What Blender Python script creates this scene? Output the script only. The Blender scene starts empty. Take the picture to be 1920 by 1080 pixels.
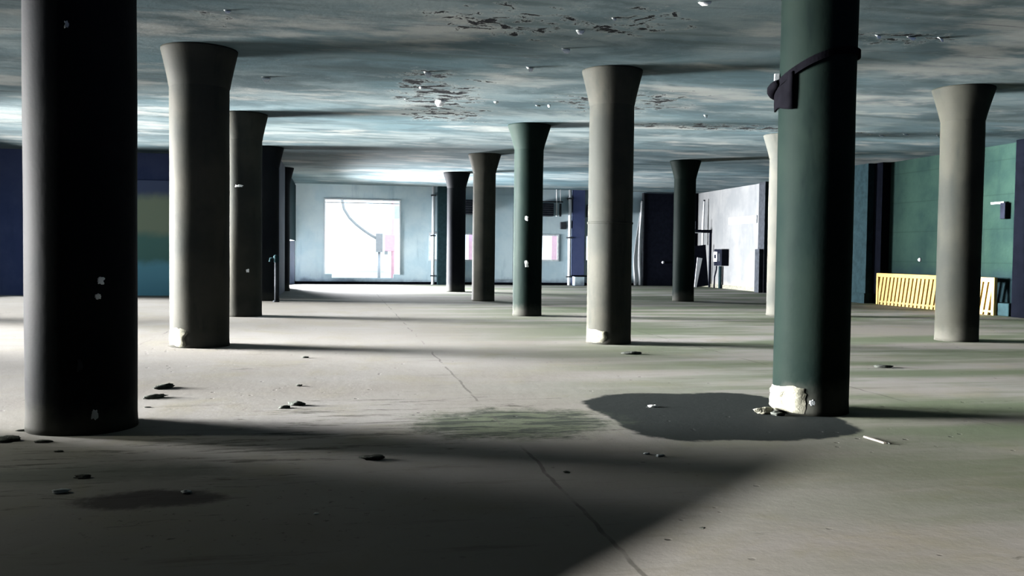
import bpy, math, random
from mathutils import Vector, Matrix, noise as mnoise
random.seed(7)
S = bpy.context.scene
C = S.collection
PI = math.pi

# ------------------------------------------------------------------ camera numbers (solved from the photograph)
F, PITCH, ROLL, YAW = 1727.03, -0.0373, 0.0119, 0.189
EYE = 1.4509
H = 4.45                    # ceiling height

def ray(px, py):
    X0, Y0 = px - 960, 540 - py
    c, s = math.cos(ROLL), math.sin(ROLL)
    X, Y = c*X0 - s*Y0, s*X0 + c*Y0
    c, s = math.cos(PITCH), math.sin(PITCH)
    y, z = c*F - s*Y, s*F + c*Y
    c, s = math.cos(YAW), math.sin(YAW)
    return Vector((X*c + y*s, -X*s + y*c, z))
EYEV = Vector((0, 0, EYE))
def on_floor(px, py, z=0.0):
    d = ray(px, py); return EYEV + d*((z-EYE)/d.z)
def on_v(px, py, v):
    d = ray(px, py); return EYEV + d*(v/d.y)
def on_u(px, py, u):
    d = ray(px, py); return EYEV + d*(u/d.x)

# ------------------------------------------------------------------ mesh helpers
class MB:
    def __init__(s): s.v, s.f, s.sm = [], [], []
    def quad(s, *p, smooth=False):
        n = len(s.v); s.v += [tuple(q) for q in p]; s.f.append(tuple(range(n, n+len(p)))); s.sm.append(smooth)
    def box(s, x0, x1, y0, y1, z0, z1, m=None):
        n = len(s.v)
        P = [(x0,y0,z0),(x1,y0,z0),(x1,y1,z0),(x0,y1,z0),(x0,y0,z1),(x1,y0,z1),(x1,y1,z1),(x0,y1,z1)]
        if m is not None: P = [tuple(m @ Vector(p)) for p in P]
        s.v += P
        for f in ((0,3,2,1),(4,5,6,7),(0,1,5,4),(1,2,6,5),(2,3,7,6),(3,0,4,7)):
            s.f.append(tuple(n+i for i in f)); s.sm.append(False)
        return s
    def tube(s, pts, r, n=10, caps=True, smooth=True):
        pts = [Vector(p) for p in pts]; rings = []
        k = len(pts); up = Vector((0,0,1))
        prev = None
        for i, p in enumerate(pts):
            t = (pts[min(i+1,k-1)] - pts[max(i-1,0)]).normalized()
            if prev is None:
                a = t.cross(up)
                if a.length < 1e-3: a = t.cross(Vector((1,0,0)))
                a.normalize()
            else:
                a = (prev - t*prev.dot(t)).normalized()
            prev = a
            b = t.cross(a)
            rr = r[i] if isinstance(r, (list, tuple)) else r
            st = len(s.v)
            for j in range(n):
                th = 2*PI*j/n
                s.v.append(tuple(p + a*(rr*math.cos(th)) + b*(rr*math.sin(th))))
            rings.append(st)
        for i in range(k-1):
            for j in range(n):
                a0, a1 = rings[i]+j, rings[i]+(j+1) % n
                b0, b1 = rings[i+1]+j, rings[i+1]+(j+1) % n
                s.f.append((a0, a1, b1, b0)); s.sm.append(smooth)
        if caps:
            s.f.append(tuple(rings[0]+j for j in reversed(range(n)))); s.sm.append(False)
            s.f.append(tuple(rings[-1]+j for j in range(n))); s.sm.append(False)
        return s
    def lathe(s, prof, n=64, cap0=True, cap1=True, wob=0.0, seed=0):
        rings = []
        for r, z in prof:
            st = len(s.v)
            for j in range(n):
                th = 2*PI*j/n
                w = 0
                if wob: w = wob*mnoise.noise(Vector((math.cos(th)*1.6+seed*7.1, math.sin(th)*1.6, z*0.9)))
                s.v.append(((r+w)*math.cos(th), (r+w)*math.sin(th), z))
            rings.append(st)
        for i in range(len(prof)-1):
            for j in range(n):
                s.f.append((rings[i]+j, rings[i]+(j+1) % n, rings[i+1]+(j+1) % n, rings[i+1]+j)); s.sm.append(True)
        if cap0: s.f.append(tuple(rings[0]+j for j in reversed(range(n)))); s.sm.append(False)
        if cap1: s.f.append(tuple(rings[-1]+j for j in range(n))); s.sm.append(False)
        return s
    def build(s, name, mat, parent=None, loc=None, rot=None):
        me = bpy.data.meshes.new(name)
        me.from_pydata(s.v, [], s.f); me.update()
        for p, q in zip(me.polygons, s.sm): p.use_smooth = q
        me.materials.append(mat)
        o = bpy.data.objects.new(name, me); C.objects.link(o)
        if parent: o.parent = parent
        if loc is not None: o.location = loc
        if rot is not None: o.rotation_euler = rot
        return o

def bevel(o, w=0.01, seg=2):
    m = o.modifiers.new('bevel', 'BEVEL'); m.width = w; m.segments = seg; m.limit_method = 'ANGLE'; m.angle_limit = math.radians(40)
    return o
def thing(name, label, cat, loc=(0,0,0), rz=0.0, group=None):
    o = bpy.data.objects.new(name, None); C.objects.link(o)
    o.empty_display_size = 0.2
    o.location = loc; o.rotation_euler = (0, 0, rz)
    return tag(o, label, cat, group)
def tag(o, label, cat, group=None):
    o['label'] = label; o['category'] = cat; o['kind'] = 'thing'
    if group: o['group'] = group
    return o
def struct(o, label=None, cat=None):
    o['kind'] = 'structure'
    if label: o['label'] = label
    if cat: o['category'] = cat
    return o

# ------------------------------------------------------------------ materials
def newmat(name):
    m = bpy.data.materials.new(name); m.use_nodes = True
    nt = m.node_tree; b = nt.nodes['Principled BSDF']
    return m, nt, b
class NT:
    """small shorthand over a node tree"""
    def __init__(s, nt):
        s.nt = nt; s.pos = nt.nodes.new('ShaderNodeNewGeometry').outputs['Position']
    def _in(s, sock, v):
        if hasattr(v, 'is_output'): s.nt.links.new(v, sock)
        else: sock.default_value = v
    def mapping(s, scale=(1,1,1), loc=(0,0,0), src=None):
        n = s.nt.nodes.new('ShaderNodeMapping'); s.nt.links.new(src or s.pos, n.inputs['Vector'])
        n.inputs['Scale'].default_value = scale; n.inputs['Location'].default_value = loc; return n.outputs[0]
    def noise(s, scale=1, detail=4, rough=.6, vec=None, dist=0):
        n = s.nt.nodes.new('ShaderNodeTexNoise'); s.nt.links.new(vec or s.pos, n.inputs['Vector'])
        n.inputs['Scale'].default_value = scale; n.inputs['Detail'].default_value = detail
        n.inputs['Roughness'].default_value = rough; n.inputs['Distortion'].default_value = dist; return n.outputs['Fac']
    def voronoi(s, scale=1, feature='F1', vec=None, rnd=1):
        n = s.nt.nodes.new('ShaderNodeTexVoronoi'); n.feature = feature; s.nt.links.new(vec or s.pos, n.inputs['Vector'])
        n.inputs['Scale'].default_value = scale; n.inputs['Randomness'].default_value = rnd; return n.outputs['Distance']
    def ramp(s, fac, lo, hi, a=0.0, b=1.0, smooth=True):
        n = s.nt.nodes.new('ShaderNodeMapRange'); n.interpolation_type = 'SMOOTHSTEP' if smooth else 'LINEAR'
        s._in(n.inputs['Value'], fac)
        n.inputs['From Min'].default_value = lo; n.inputs['From Max'].default_value = hi
        n.inputs['To Min'].default_value = a; n.inputs['To Max'].default_value = b; return n.outputs[0]
    def math(s, op, a, b=0.0):
        n = s.nt.nodes.new('ShaderNodeMath'); n.operation = op; s._in(n.inputs[0], a); s._in(n.inputs[1], b); return n.outputs[0]
    def mix(s, fac, a, b):
        n = s.nt.nodes.new('ShaderNodeMix'); n.data_type = 'RGBA'
        s._in(n.inputs[0], fac)
        for k, v in ((6, a), (7, b)):
            if hasattr(v, 'is_output'): s.nt.links.new(v, n.inputs[k])
            else: n.inputs[k].default_value = (*v, 1)
        return n.outputs[2]
    def blob(s, x, y, rx, ry, pw=2):
        """1 inside an ellipse on the xy plane, with an edge roughened by noise"""
        sx = s.nt.nodes.new('ShaderNodeSeparateXYZ'); s.nt.links.new(s.pos, sx.inputs[0])
        a = s.math('MULTIPLY', s.math('SUBTRACT', sx.outputs[0], x), 1/rx)
        b = s.math('MULTIPLY', s.math('SUBTRACT', sx.outputs[1], y), 1/ry)
        if pw != 2:
            a, b = s.math('POWER', s.math('ABSOLUTE', a), pw), s.math('POWER', s.math('ABSOLUTE', b), pw)
            return s.math('POWER', s.math('ADD', a, b), 1/pw)
        return s.math('SQRT', s.math('ADD', s.math('MULTIPLY', a, a), s.math('MULTIPLY', b, b)))
    def bump(s, b, h, dist=.02, strength=.5):
        n = s.nt.nodes.new('ShaderNodeBump'); n.inputs['Distance'].default_value = dist; n.inputs['Strength'].default_value = strength
        s._in(n.inputs['Height'], h); s.nt.links.new(n.outputs[0], b.inputs['Normal'])
def flat(name, col, rough=.7, var=.25, scale=6, metal=0, bump=.004):
    m, nt, b = newmat(name); k = NT(nt)
    f = k.ramp(k.noise(scale, 5, .65), .3, .7)
    lo = tuple(c*(1-var) for c in col); hi = tuple(min(1, c*(1+var)) for c in col)
    nt.links.new(k.mix(f, lo, hi), b.inputs['Base Color'])
    b.inputs['Roughness'].default_value = rough; b.inputs['Metallic'].default_value = metal; b.inputs['Specular IOR Level'].default_value = min(.04, max(col)*.5)
    if bump: k.bump(b, k.noise(scale*6, 4, .6), bump, .6)
    return m

FLOOR_A, CEIL_A, COL_A = .42, .58, .25
def mat_floor():
    m, nt, b = newmat('concrete_floor'); k = NT(nt)
    big = k.noise(.22, 5, .6); mid = k.noise(1.1, 6, .65, dist=.4); fine = k.noise(9, 6, .7)
    col = k.mix(k.ramp(big, .35, .65), (.34,.325,.30), (.42,.415,.405))
    col = k.mix(k.ramp(mid, .48, .72), col, (.36,.345,.29))
    # greenish shade painted into the floor, right and middle of the hall
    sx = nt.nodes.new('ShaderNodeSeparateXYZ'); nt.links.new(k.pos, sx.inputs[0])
    shade_tint = k.math('MULTIPLY', k.ramp(sx.outputs[0], .5, 6), k.ramp(k.noise(.55, 5, .6, vec=k.mapping((.3,1.5,1),(3,1.2,0))), .40, .60))
    col = k.mix(k.math('MULTIPLY', shade_tint, .85), col, (.15,.20,.12))
    # scuffs running across the hall
    st = k.noise(1.6, 6, .75, vec=k.mapping((.35, 2.2, 1)))
    col = k.mix(k.ramp(st, .56, .72, 0, .6), col, (.19,.18,.15))
    st2 = k.noise(2.6, 7, .78, vec=k.mapping((.45, 2.6, 1), (11,5,0)), dist=.5)
    zone = k.math('ADD', k.ramp(k.blob(.6, 8.0, 2.6, 1.5), 1.3, .4, 0, .10), k.ramp(k.blob(-1.6, 6.4, 2.2, 1.4), 1.2, .4, 0, .09))
    col = k.mix(k.ramp(k.math('ADD', st2, zone), .62, .72, 0, .8), col, (.085,.085,.07))
    grit = k.noise(14, 4, .7)
    col = k.mix(k.math('MULTIPLY', k.ramp(grit, .60, .70), k.ramp(k.blob(-.5, 5.2, 1.2, .7), 1.3, .5, .12, .8)), col, (.10,.10,.085))
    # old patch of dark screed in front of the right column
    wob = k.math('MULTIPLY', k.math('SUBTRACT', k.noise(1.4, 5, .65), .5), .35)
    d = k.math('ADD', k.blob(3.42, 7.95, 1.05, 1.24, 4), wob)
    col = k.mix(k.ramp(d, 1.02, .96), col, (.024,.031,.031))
    # damp, mossy patch beside it
    wob2 = k.math('MULTIPLY', k.math('SUBTRACT', k.noise(3.0, 6, .75), .5), 1.5)
    d2 = k.math('ADD', k.blob(1.5, 7.7, 1.0, .8), wob2)
    col = k.mix(k.ramp(d2, 1.1, .5, 0, .85), col, (.125,.16,.10))
    dst = k.noise(3.2, 6, .75, vec=k.mapping((.5, 2.4, 1), (1,8,0)), dist=.4)
    col = k.mix(k.math('MULTIPLY', k.ramp(d2, 1.05, .6), k.ramp(dst, .44, .56, 0, .9)), col, (.045,.055,.05))
    # oily hollow near the left column
    d3 = k.math('ADD', k.blob(-1.05, 5.6, .46, .24), k.math('MULTIPLY', wob2, .9))
    col = k.mix(k.ramp(d3, 1.05, .6, 0, .9), col, (.085,.075,.08))
    d4 = k.math('ADD', k.blob(-1.6, 6.3, 1.1, .3), k.math('MULTIPLY', wob2, 1.1))
    col = k.mix(k.ramp(d4, 1.05, .45, 0, .6), col, (.17,.19,.17))
    # dark specks and pits
    sp = k.voronoi(5.5); pit = k.math('MULTIPLY', k.ramp(sp, .13, .06), k.ramp(k.noise(.7, 3), .5, .62))
    col = k.mix(k.math('MULTIPLY', pit, .8), col, (.07,.07,.07))
    # slab joints
    jx = k.math('ADD', sx.outputs[0], k.math('MULTIPLY', k.noise(1.5, 3), .12))
    jx = k.math('ABSOLUTE', k.math('SUBTRACT', k.math('MODULO', k.math('ADD', jx, 65.26-.05), 4.3), 2.15))
    jl = k.math('MULTIPLY', k.ramp(jx, .018, .008), k.ramp(k.noise(.9, 4), .42, .55))
    col = k.mix(k.math('MULTIPLY', jl, .6), col, (.10,.10,.09))
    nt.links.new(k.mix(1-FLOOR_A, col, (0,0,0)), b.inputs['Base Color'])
    b.inputs['Roughness'].default_value = .85; b.inputs['Specular IOR Level'].default_value = .05
    hgt = k.math('SUBTRACT', k.math('ADD', k.math('MULTIPLY', fine, .5), mid), k.math('MULTIPLY', pit, .8))
    k.bump(b, hgt, .012, .55)
    return m

def mat_ceiling():
    m, nt, b = newmat('stained_ceiling'); k = NT(nt)
    big = k.noise(.3, 5, .6, vec=k.mapping((.8,1.2,1))); mid = k.noise(.75, 6, .62, dist=.5, vec=k.mapping((.6,1.1,1)))
    col = k.mix(k.ramp(big, .36, .64), (.075,.125,.145), (.165,.205,.215))
    col = k.mix(k.ramp(mid, .44, .64, 0, .85), col, (.045,.075,.088))
    st = k.noise(1.1, 5, .62, vec=k.mapping((.3, 1.5, 1)))
    col = k.mix(k.ramp(st, .5, .68, 0, .6), col, (.035,.058,.062))
    col = k.mix(k.ramp(k.noise(.8, 5, .62, vec=k.mapping((.5,1.1,1), (7,3,0))), .52, .68, 0, .6), col, (.33,.335,.32))
    # board marks of the formwork
    sx = nt.nodes.new('ShaderNodeSeparateXYZ'); nt.links.new(k.pos, sx.inputs[0])
    bd = k.math('ABSOLUTE', k.math('SUBTRACT', k.math('MODULO', k.math('ADD', sx.outputs[1], k.math('MULTIPLY', k.noise(.6, 3), .25)), 1.65), .82))
    bl = k.math('MULTIPLY', k.ramp(bd, .03, .012), k.ramp(k.noise(.8, 4, vec=k.mapping((1,1,1),(4,9,0))), .45, .6))
    col = k.mix(k.math('MULTIPLY', bl, .6), col, (.07,.08,.09))
    # spalled plaster
    spots = ((1.9,17.6,1.3,2.9),(2.3,19.9,1.5,1.9),(2.3,11.9,1.7,1.5),(3.9,11.5,.9,1.2),(1.5,16.2,.8,1.5),(-1.55,12.55,.35,.75),(9.5,20.3,5,.8),(7.6,11.5,1.6,.6),(5.5,17.5,2,2))
    amt = None
    for x, y, rx, ry in spots:
        a = k.ramp(k.blob(x, y, rx, ry), 1.15, .25, 0, .85 if y < 15 else 1)
        amt = a if amt is None else k.math('MAXIMUM', amt, a)
    n1 = k.noise(3.4, 6, .72, vec=k.mapping((.8,1.0,1), (2,5,0)), dist=.5)
    thr = k.math('ADD', n1, k.math('MULTIPLY', amt, .19))
    sp = k.ramp(thr, .70, .725)
    col = k.mix(k.ramp(thr, .62, .70, 0, .35), col, (.30,.32,.31))
    col = k.mix(sp, col, (.004,.005,.008))
    nt.links.new(k.mix(1-CEIL_A, col, (0,0,0)), b.inputs['Base Color'])
    b.inputs['Roughness'].default_value = .8; b.inputs['Specular IOR Level'].default_value = .05
    k.bump(b, k.math('SUBTRACT', k.math('ADD', mid, k.math('MULTIPLY', k.noise(12, 4), .3)), sp), .02, .6)
    return m

def mat_wall(name, a, bcol, dirt, rough=.75, streak=1.0, low=None, blocks=False):
    m, nt, b = newmat(name); k = NT(nt)
    col = k.mix(k.ramp(k.noise(.7, 5, .6), .35, .65), a, bcol)
    st = k.noise(1.1, 6, .7, vec=k.mapping((2.2, 2.2, .3)))
    col = k.mix(k.ramp(st, .52, .72, 0, .6*streak), col, dirt)
    h = k.noise(8, 5, .65)
    sx = nt.nodes.new('ShaderNodeSeparateXYZ'); nt.links.new(k.pos, sx.inputs[0])
    if low:
        z = k.math('ADD', sx.outputs[2], k.math('MULTIPLY', k.math('SUBTRACT', k.noise(2, 5), .5), .5))
        col = k.mix(k.ramp(z, low[0], low[0]-low[1], 0, low[3]), col, low[2])
    if blocks:
        zz = k.math('ABSOLUTE', k.math('SUBTRACT', k.math('MODULO', sx.outputs[2], .9), .45))
        l = k.ramp(zz, .02, .01)
        col = k.mix(k.math('MULTIPLY', l, .35), col, tuple(c*.5 for c in a))
    nt.links.new(col, b.inputs['Base Color'])
    b.inputs['Roughness'].default_value = rough; b.inputs['Specular IOR Level'].default_value = min(.05, max(a)*.5)
    k.bump(b, h, .01, .4)
    return m

def mat_column(name, lo, hi, dirt):
    m, nt, b = newmat(name); k = NT(nt)
    col = k.mix(k.ramp(k.noise(.9, 5, .6), .35, .68), lo, hi)
    col = k.mix(k.ramp(k.noise(1.5, 6, .7, vec=k.mapping((2,2,.35))), .52, .72, 0, .6), col, dirt)
    sx = nt.nodes.new('ShaderNodeSeparateXYZ'); nt.links.new(k.pos, sx.inputs[0])
    z = k.math('ADD', sx.outputs[2], k.math('MULTIPLY', k.math('SUBTRACT', k.noise(2.6, 5), .5), .6))
    col = k.mix(k.ramp(z, .35, .05, 0, .55), col, (.16,.16,.14))
    nt.links.new(k.mix(1-COL_A, col, (0,0,0)), b.inputs['Base Color'])
    b.inputs['Roughness'].default_value = .62
    b.inputs['Specular IOR Level'].default_value = .01
    k.bump(b, k.math('ADD', k.noise(3, 5, .6), k.math('MULTIPLY', k.noise(30, 3), .25)), .012, .4)
    return m

M = dict(
 floor=mat_floor(), ceiling=mat_ceiling(), column=mat_column('beige_column_paint', (.070,.076,.070), (.115,.115,.098), (.04,.05,.05)), column_green_dim=mat_column('dim_green_column_paint', (.011,.022,.020), (.018,.031,.026), (.006,.011,.013)), column_dimmed=mat_column('dimmed_column_paint', (.036,.040,.036), (.058,.06,.05), (.02,.026,.026)), column_shaded=mat_column('shaded_column_paint', (.022,.026,.034), (.036,.041,.046), (.014,.017,.026)),  # green, grey and dark column paints are darkened to stand for shade
 back=mat_wall('back_wall_paint', (.235,.315,.355), (.29,.36,.39), (.15,.21,.235), low=(.35,.3,(.06,.075,.10),.8)),
 green=mat_wall('green_wall_paint', (.005,.0115,.0105), (.0085,.018,.0145), (.003,.007,.0075), low=(1.3,.5,(.0035,.007,.010),.8), blocks=True),
 white=mat_wall('white_wall_paint', (.10,.106,.11), (.128,.132,.134), (.066,.073,.077), streak=.7, low=(.4,.3,(.17,.16,.14),.6)),
 dark=mat_wall('dark_blue_wall_paint', (.030,.042,.10), (.045,.058,.12), (.02,.03,.075)),
 teal=flat('teal_paint', (.008,.017,.020), .7),
 navy=flat('navy_paint', (.0016,.002,.0034), .8),
 plain=mat_wall('grey_wall_paint', (.06,.075,.10), (.08,.095,.12), (.045,.055,.075)),
 black=flat('black_steel', (.005,.006,.010), .55, metal=0),
 dkmetal=flat('dark_metal', (.02,.023,.027), .6),
 rubber=flat('black_rubber', (.0022,.0022,.003), .8),
 yellow=flat('yellow_plastic', (.30,.20,.065), .5, var=.12, scale=3),
 plaster=flat('bare_plaster', (.13,.13,.105), .9, var=.25, scale=12, bump=.02),
 flake=flat('paint_flake_white', (.85,.85,.85), .7, var=.08),
 rubble=flat('dark_rubble', (.05,.055,.05), .9, var=.5, scale=14, bump=.02),
 wood=flat('pale_wood', (.18,.17,.15), .8),
 whitep=flat('white_paint', (.45,.47,.49), .6, var=.05),
 grey=flat('grey_paint', (.33,.36,.38), .6),
 steel=flat('galvanised_steel', (.42,.44,.46), .45, metal=.3),
 red=flat('overexposed_red_paint', (.88,.50,.57), .6, var=.06), pale=flat('outside_grey_paint', (.34,.34,.34), .7, var=.06),  # red paled to carry the overexposure wash outside
 asphalt=flat('outside_ground', (.46,.45,.43), .9),
 facade=flat('outside_building', (.78,.78,.78), .8, var=.04), facade2=flat('outside_window', (.5,.52,.54), .6, var=.06),
)
def mat_banded():
    m, nt, b = newmat('bounce_bands_paint'); k = NT(nt)
    sx = nt.nodes.new('ShaderNodeSeparateXYZ'); nt.links.new(k.pos, sx.inputs[0])
    z = k.math('ADD', sx.outputs[2], k.math('MULTIPLY', k.math('SUBTRACT', k.noise(1.5, 4), .5), .4))
    col = k.mix(k.ramp(z, .9, 1.2), (.12,.32,.42), (.07,.17,.15))
    col = k.mix(k.ramp(z, 1.7, 2.1), col, (.20,.24,.17))
    col = k.mix(k.ramp(z, 2.9, 3.3), col, (.05,.07,.14))
    nt.links.new(col, b.inputs['Base Color']); b.inputs['Roughness'].default_value = .8
    return m
M['banded'] = mat_banded()
def mat_glass(name, tint):
    m, nt, b = newmat(name)
    out = nt.nodes['Material Output']
    tr = nt.nodes.new('ShaderNodeBsdfTransparent'); gl = nt.nodes.new('ShaderNodeBsdfGlossy'); gl.inputs['Roughness'].default_value = .05
    tr.inputs[0].default_value = tint
    mx = nt.nodes.new('ShaderNodeMixShader'); mx.inputs[0].default_value = .06
    nt.links.new(tr.outputs[0], mx.inputs[1]); nt.links.new(gl.outputs[0], mx.inputs[2]); nt.links.new(mx.outputs[0], out.inputs[0])
    return m
M['glass'] = mat_glass('window_glass', (.93,.95,.96,1))
M['fillglass'] = mat_glass('blue_fill_glass', (.42,.55,1,1))

# ------------------------------------------------------------------ the shell
def wall_grid(axis, p0, p1, a0, a1, holes, z0=0.0, z1=H):
    """a wall between planes p0 and p1 (across 'axis') running a0..a1 with rectangular holes (a0,a1,z0,z1)"""
    mb = MB()
    A = sorted({a0, a1, *[h[0] for h in holes], *[h[1] for h in holes]}); A = [a for a in A if a0 <= a <= a1]
    Z = sorted({z0, z1, *[h[2] for h in holes], *[h[3] for h in holes]}); Z = [z for z in Z if z0 <= z <= z1]
    def solid(i, j):
        if i < 0 or j < 0 or i >= len(A)-1 or j >= len(Z)-1: return False
        ca, cz = (A[i]+A[i+1])/2, (Z[j]+Z[j+1])/2
        return not any(h[0] < ca < h[1] and h[2] < cz < h[3] for h in holes)
    P = (lambda a, p, z: (p, a, z)) if axis == 'u' else (lambda a, p, z: (a, p, z))
    for i in range(len(A)-1):
        for j in range(len(Z)-1):
            if not solid(i, j): continue
            a, b, c, d = A[i], A[i+1], Z[j], Z[j+1]
            mb.quad(P(a,p0,c), P(b,p0,c), P(b,p0,d), P(a,p0,d)); mb.quad(P(b,p1,c), P(a,p1,c), P(a,p1,d), P(b,p1,d))
            if not solid(i-1, j): mb.quad(P(a,p1,c), P(a,p0,c), P(a,p0,d), P(a,p1,d))
            if not solid(i+1, j): mb.quad(P(b,p0,c), P(b,p1,c), P(b,p1,d), P(b,p0,d))
            if not solid(i, j-1): mb.quad(P(a,p0,c), P(a,p1,c), P(b,p1,c), P(b,p0,c))
            if not solid(i, j+1): mb.quad(P(a,p0,d), P(b,p0,d), P(b,p1,d), P(a,p1,d))
    return mb

UL, UR, VB, VF = -10.6, 17.1, 42.0, -8.0        # left, right, back, behind the camera
UI, VI, VI2 = -1.8, 30.5, 36.4                  # corner of the block that fills the back left
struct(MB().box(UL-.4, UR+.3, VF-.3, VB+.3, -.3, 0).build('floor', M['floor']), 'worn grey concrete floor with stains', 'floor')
struct(MB().box(UL-.4, UR+.3, VF-.3, VB+.3, H, H+.35).build('ceiling', M['ceiling']), 'stained concrete ceiling with peeling patches', 'ceiling')

BIG = (-.53, 2.85, .44, 3.81)
W = [(4.15, 6.23, 1.08, 2.37), (8.16, 10.24, 1.12, 2.37), (11.5, 13.5, 1.12, 2.38)]
bw = wall_grid('v', VB, VB+.3, UL, UR+.3, [BIG, (-.19, 2.56, .27, .44)] + W)
struct(bw.build('wall_back', M['back']), 'pale blue grey back wall with a large opening', 'wall')
# left facade with open loading bays
BAYS = [(9.4, 14.0), (15.2, 20.6), (21.8, 29.6)]
struct(wall_grid('u', UL-.3, UL, VF, VI, [(a, b, 0, 4.2) for a, b in BAYS]).build('wall_left', M['plain']), 'grey left wall with loading bays', 'wall')
struct(wall_grid('v', 8.1, 8.3, UL, -4.1, []).build('wall_left_light_stop', M['plain']))  # unseen wall added to keep bay light off the front floor
# the block in the back left
struct(wall_grid('v', VI, VI+.2, UL-.3, UI, []).build('wall_left_block', M['dark']), 'dark blue wall closing the back left corner', 'wall')
struct(wall_grid('u', UI-.2, UI, VI+.2, VB, [(37.0, 41.7, 0, 1.9), (33.82, 34.92, 0, H)]).build('wall_left_passage', M['plain']), 'side wall with low bay beside the back window', 'wall')
struct(wall_grid('v', VI2, VI2+.2, UL, UI-.2, []).build('wall_left_yard', M['plain']))
bd = MB().box(-7.6, -5.0, VI-.04, VI, 0, 3.6).build('trim_12', M['banded']); struct(bd, 'added panel with floor bounce colours on the dark blue wall', 'panel')  # added panel, its bands carry floor bounce light in the paint
# right wall: green paint in front, white paint behind
struct(wall_grid('u', UR, UR+.3, VF, 34.9, []).build('wall_right', M['green']), 'dark green right wall', 'wall')
struct(wall_grid('u', UR, UR+.3, 34.9, VB, []).build('wall_right_far', M['white']), 'white painted wall in the far right corner', 'wall')
# wall behind the photographer, with a wide low opening to a dark bay and a high slot added for blue fill
struct(wall_grid('v', -1.4, -1.2, UL, UR, [(-4.35, -1.9, 0, 2.62), (2.6, 16.0, 2.7, 4.3)]).build('wall_front', M['plain']))
struct(wall_grid('v', VF-.3, VF, UL, 2.4, []).build('wall_front_bay', M['plain']))
struct(wall_grid('u', 2.2, 2.4, VF, -1.4, []).build('wall_front_side', M['plain']))
struct(MB().box(2.6, 16.0, -1.31, -1.29, 2.7, 4.3).build('window_5', M['fillglass']), 'unseen blue pane added for fill behind the camera', 'window')  # unseen pane added so blue skylight lifts the front shade

# green lintel panel over the low bay
o = MB().box(UI, UI+.05, 36.3, 41.7, 1.9, H-.12).build('trim_1', M['teal']); struct(o, 'green panel over the low side bay', 'panel')

# ------------------------------------------------------------------ back wall fittings
vf = VB
def win_frame(n, w, label):
    a, b, c, d = w
    fr = MB(); t = .07
    y0, y1 = VB-.03, VB+.09
    fr.box(a, b, y0, y1, c, c+t); fr.box(a, b, y0, y1, d-t, d); fr.box(a, a+t, y0, y1, c+t, d-t); fr.box(b-t, b, y0, y1, c+t, d-t)
    fr.box((a+b)/2-.02, (a+b)/2+.02, VB, VB+.06, c+t, d-t)
    e = bpy.data.objects.new('window_%d' % n, None); C.objects.link(e); e.location = ((a+b)/2, VB, c)
    struct(e, label, 'window')
    L = Vector(e.location)
    for name, mb, mt in (('window_frame', fr, M['grey']), ('pane', MB().box(a+t, b-t, VB+.03, VB+.04, c+t, d-t), M['glass'])):
        mb.v = [tuple(Vector(v)-L) for v in mb.v]; mb.build(name, mt, e)
win_frame(2, W[0], 'small back window partly behind the two slim far columns')
win_frame(3, W[1], 'small back window right of the middle column')
win_frame(4, W[2], 'small back window mostly behind the column with the bright left side')
# large opening: thin metal edging, broken away at the bottom corners
e = bpy.data.objects.new('window_1', None); C.objects.link(e); e.location = (BIG[0], VB, BIG[2]); struct(e, 'large bright square opening in the back wall', 'window')
L = Vector(e.location)
fr = MB(); t = .05
fr.box(BIG[0], BIG[1], VB-.04, VB+.1, BIG[3]-t, BIG[3]); fr.box(BIG[0], BIG[0]+t, VB-.04, VB+.1, BIG[2], BIG[3]-t); fr.box(BIG[1]-t, BIG[1], VB-.04, VB+.1, BIG[2], BIG[3]-t)
fr.v = [tuple(Vector(v)-L) for v in fr.v]; fr.build('window_frame', M['whitep'], e)
rail = MB().box(BIG[0]-.02, BIG[1]+.02, VB-.03, VB, BIG[3]-.19, BIG[3]-.15)
rail.v = [tuple(Vector(v)-L) for v in rail.v]; rail.build('rail', M['steel'], e)

def simple(name, mb, mat, label, cat, loc=(0,0,0), group=None, bev=0):
    """one-mesh thing; mesh data is moved so the origin sits at loc"""
    L = Vector(loc); mb.v = [tuple(Vector(v)-L) for v in mb.v]
    o = mb.build(name, mat, loc=loc)
    if bev: bevel(o, bev)
    return tag(o, label, cat, group)

# pilasters on the back wall
struct(MB().box(4.52, 5.0, VB-.35, VB, 0, H).build('trim_2', M['teal']), 'teal pilaster on the back wall right of the big opening', 'pilaster')
struct(MB().box(10.86, 11.42, VB-.22, VB, 0, H).build('trim_3', M['dark']), 'dark blue pilaster on the back wall', 'pilaster')
struct(MB().box(-1.8, 17.1, VB-.02, VB, 0, .11).build('baseboard_back', M['navy']))
def pipe(name, u, v, r, z0, z1, mat, label):
    t = thing(name, label, 'pipe', (u, v, 0))
    MB().tube([(0,0,z0), (0,0,z1)], r, 12).build('pipe_run', mat, t)
    for z in (z0+.4, (z0+z1)/2, z1-.4):
        MB().box(-r*1.5, r*1.5, -r*1.25, .147, z-.03, z+.03).build('pipe_clip', M['dkmetal'], t)
    return t
pipe('wall_pipe', 4.33, VB-.15, .07, 0, H, M['whitep'], 'white vertical pipe between the large opening and the dark slim column')
pipe('wall_pipe', 10.72, VB-.15, .08, 0, H, M['whitep'], 'white vertical pipe beside the dark blue pilaster on the back wall')
def vent(u0, u1, z0, z1, label):
    t = thing('vent_box', label, 'vent', ((u0+u1)/2, VB, z0), 0, 'dark vent boxes high on the back wall')
    w = (u1-u0)/2; h = z1-z0
    bevel(MB().box(-w, w, -.42, 0, 0, h).build('housing', M['dkmetal'], t), .02)
    g = MB()
    n = 6
    for i in range(n): 
        z = .06+(h-.12)*i/(n-1); g.box(-w+.05, w-.05, -.45, -.42, z-.015, z+.015)
    g.build('grille', M['black'], t)
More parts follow.
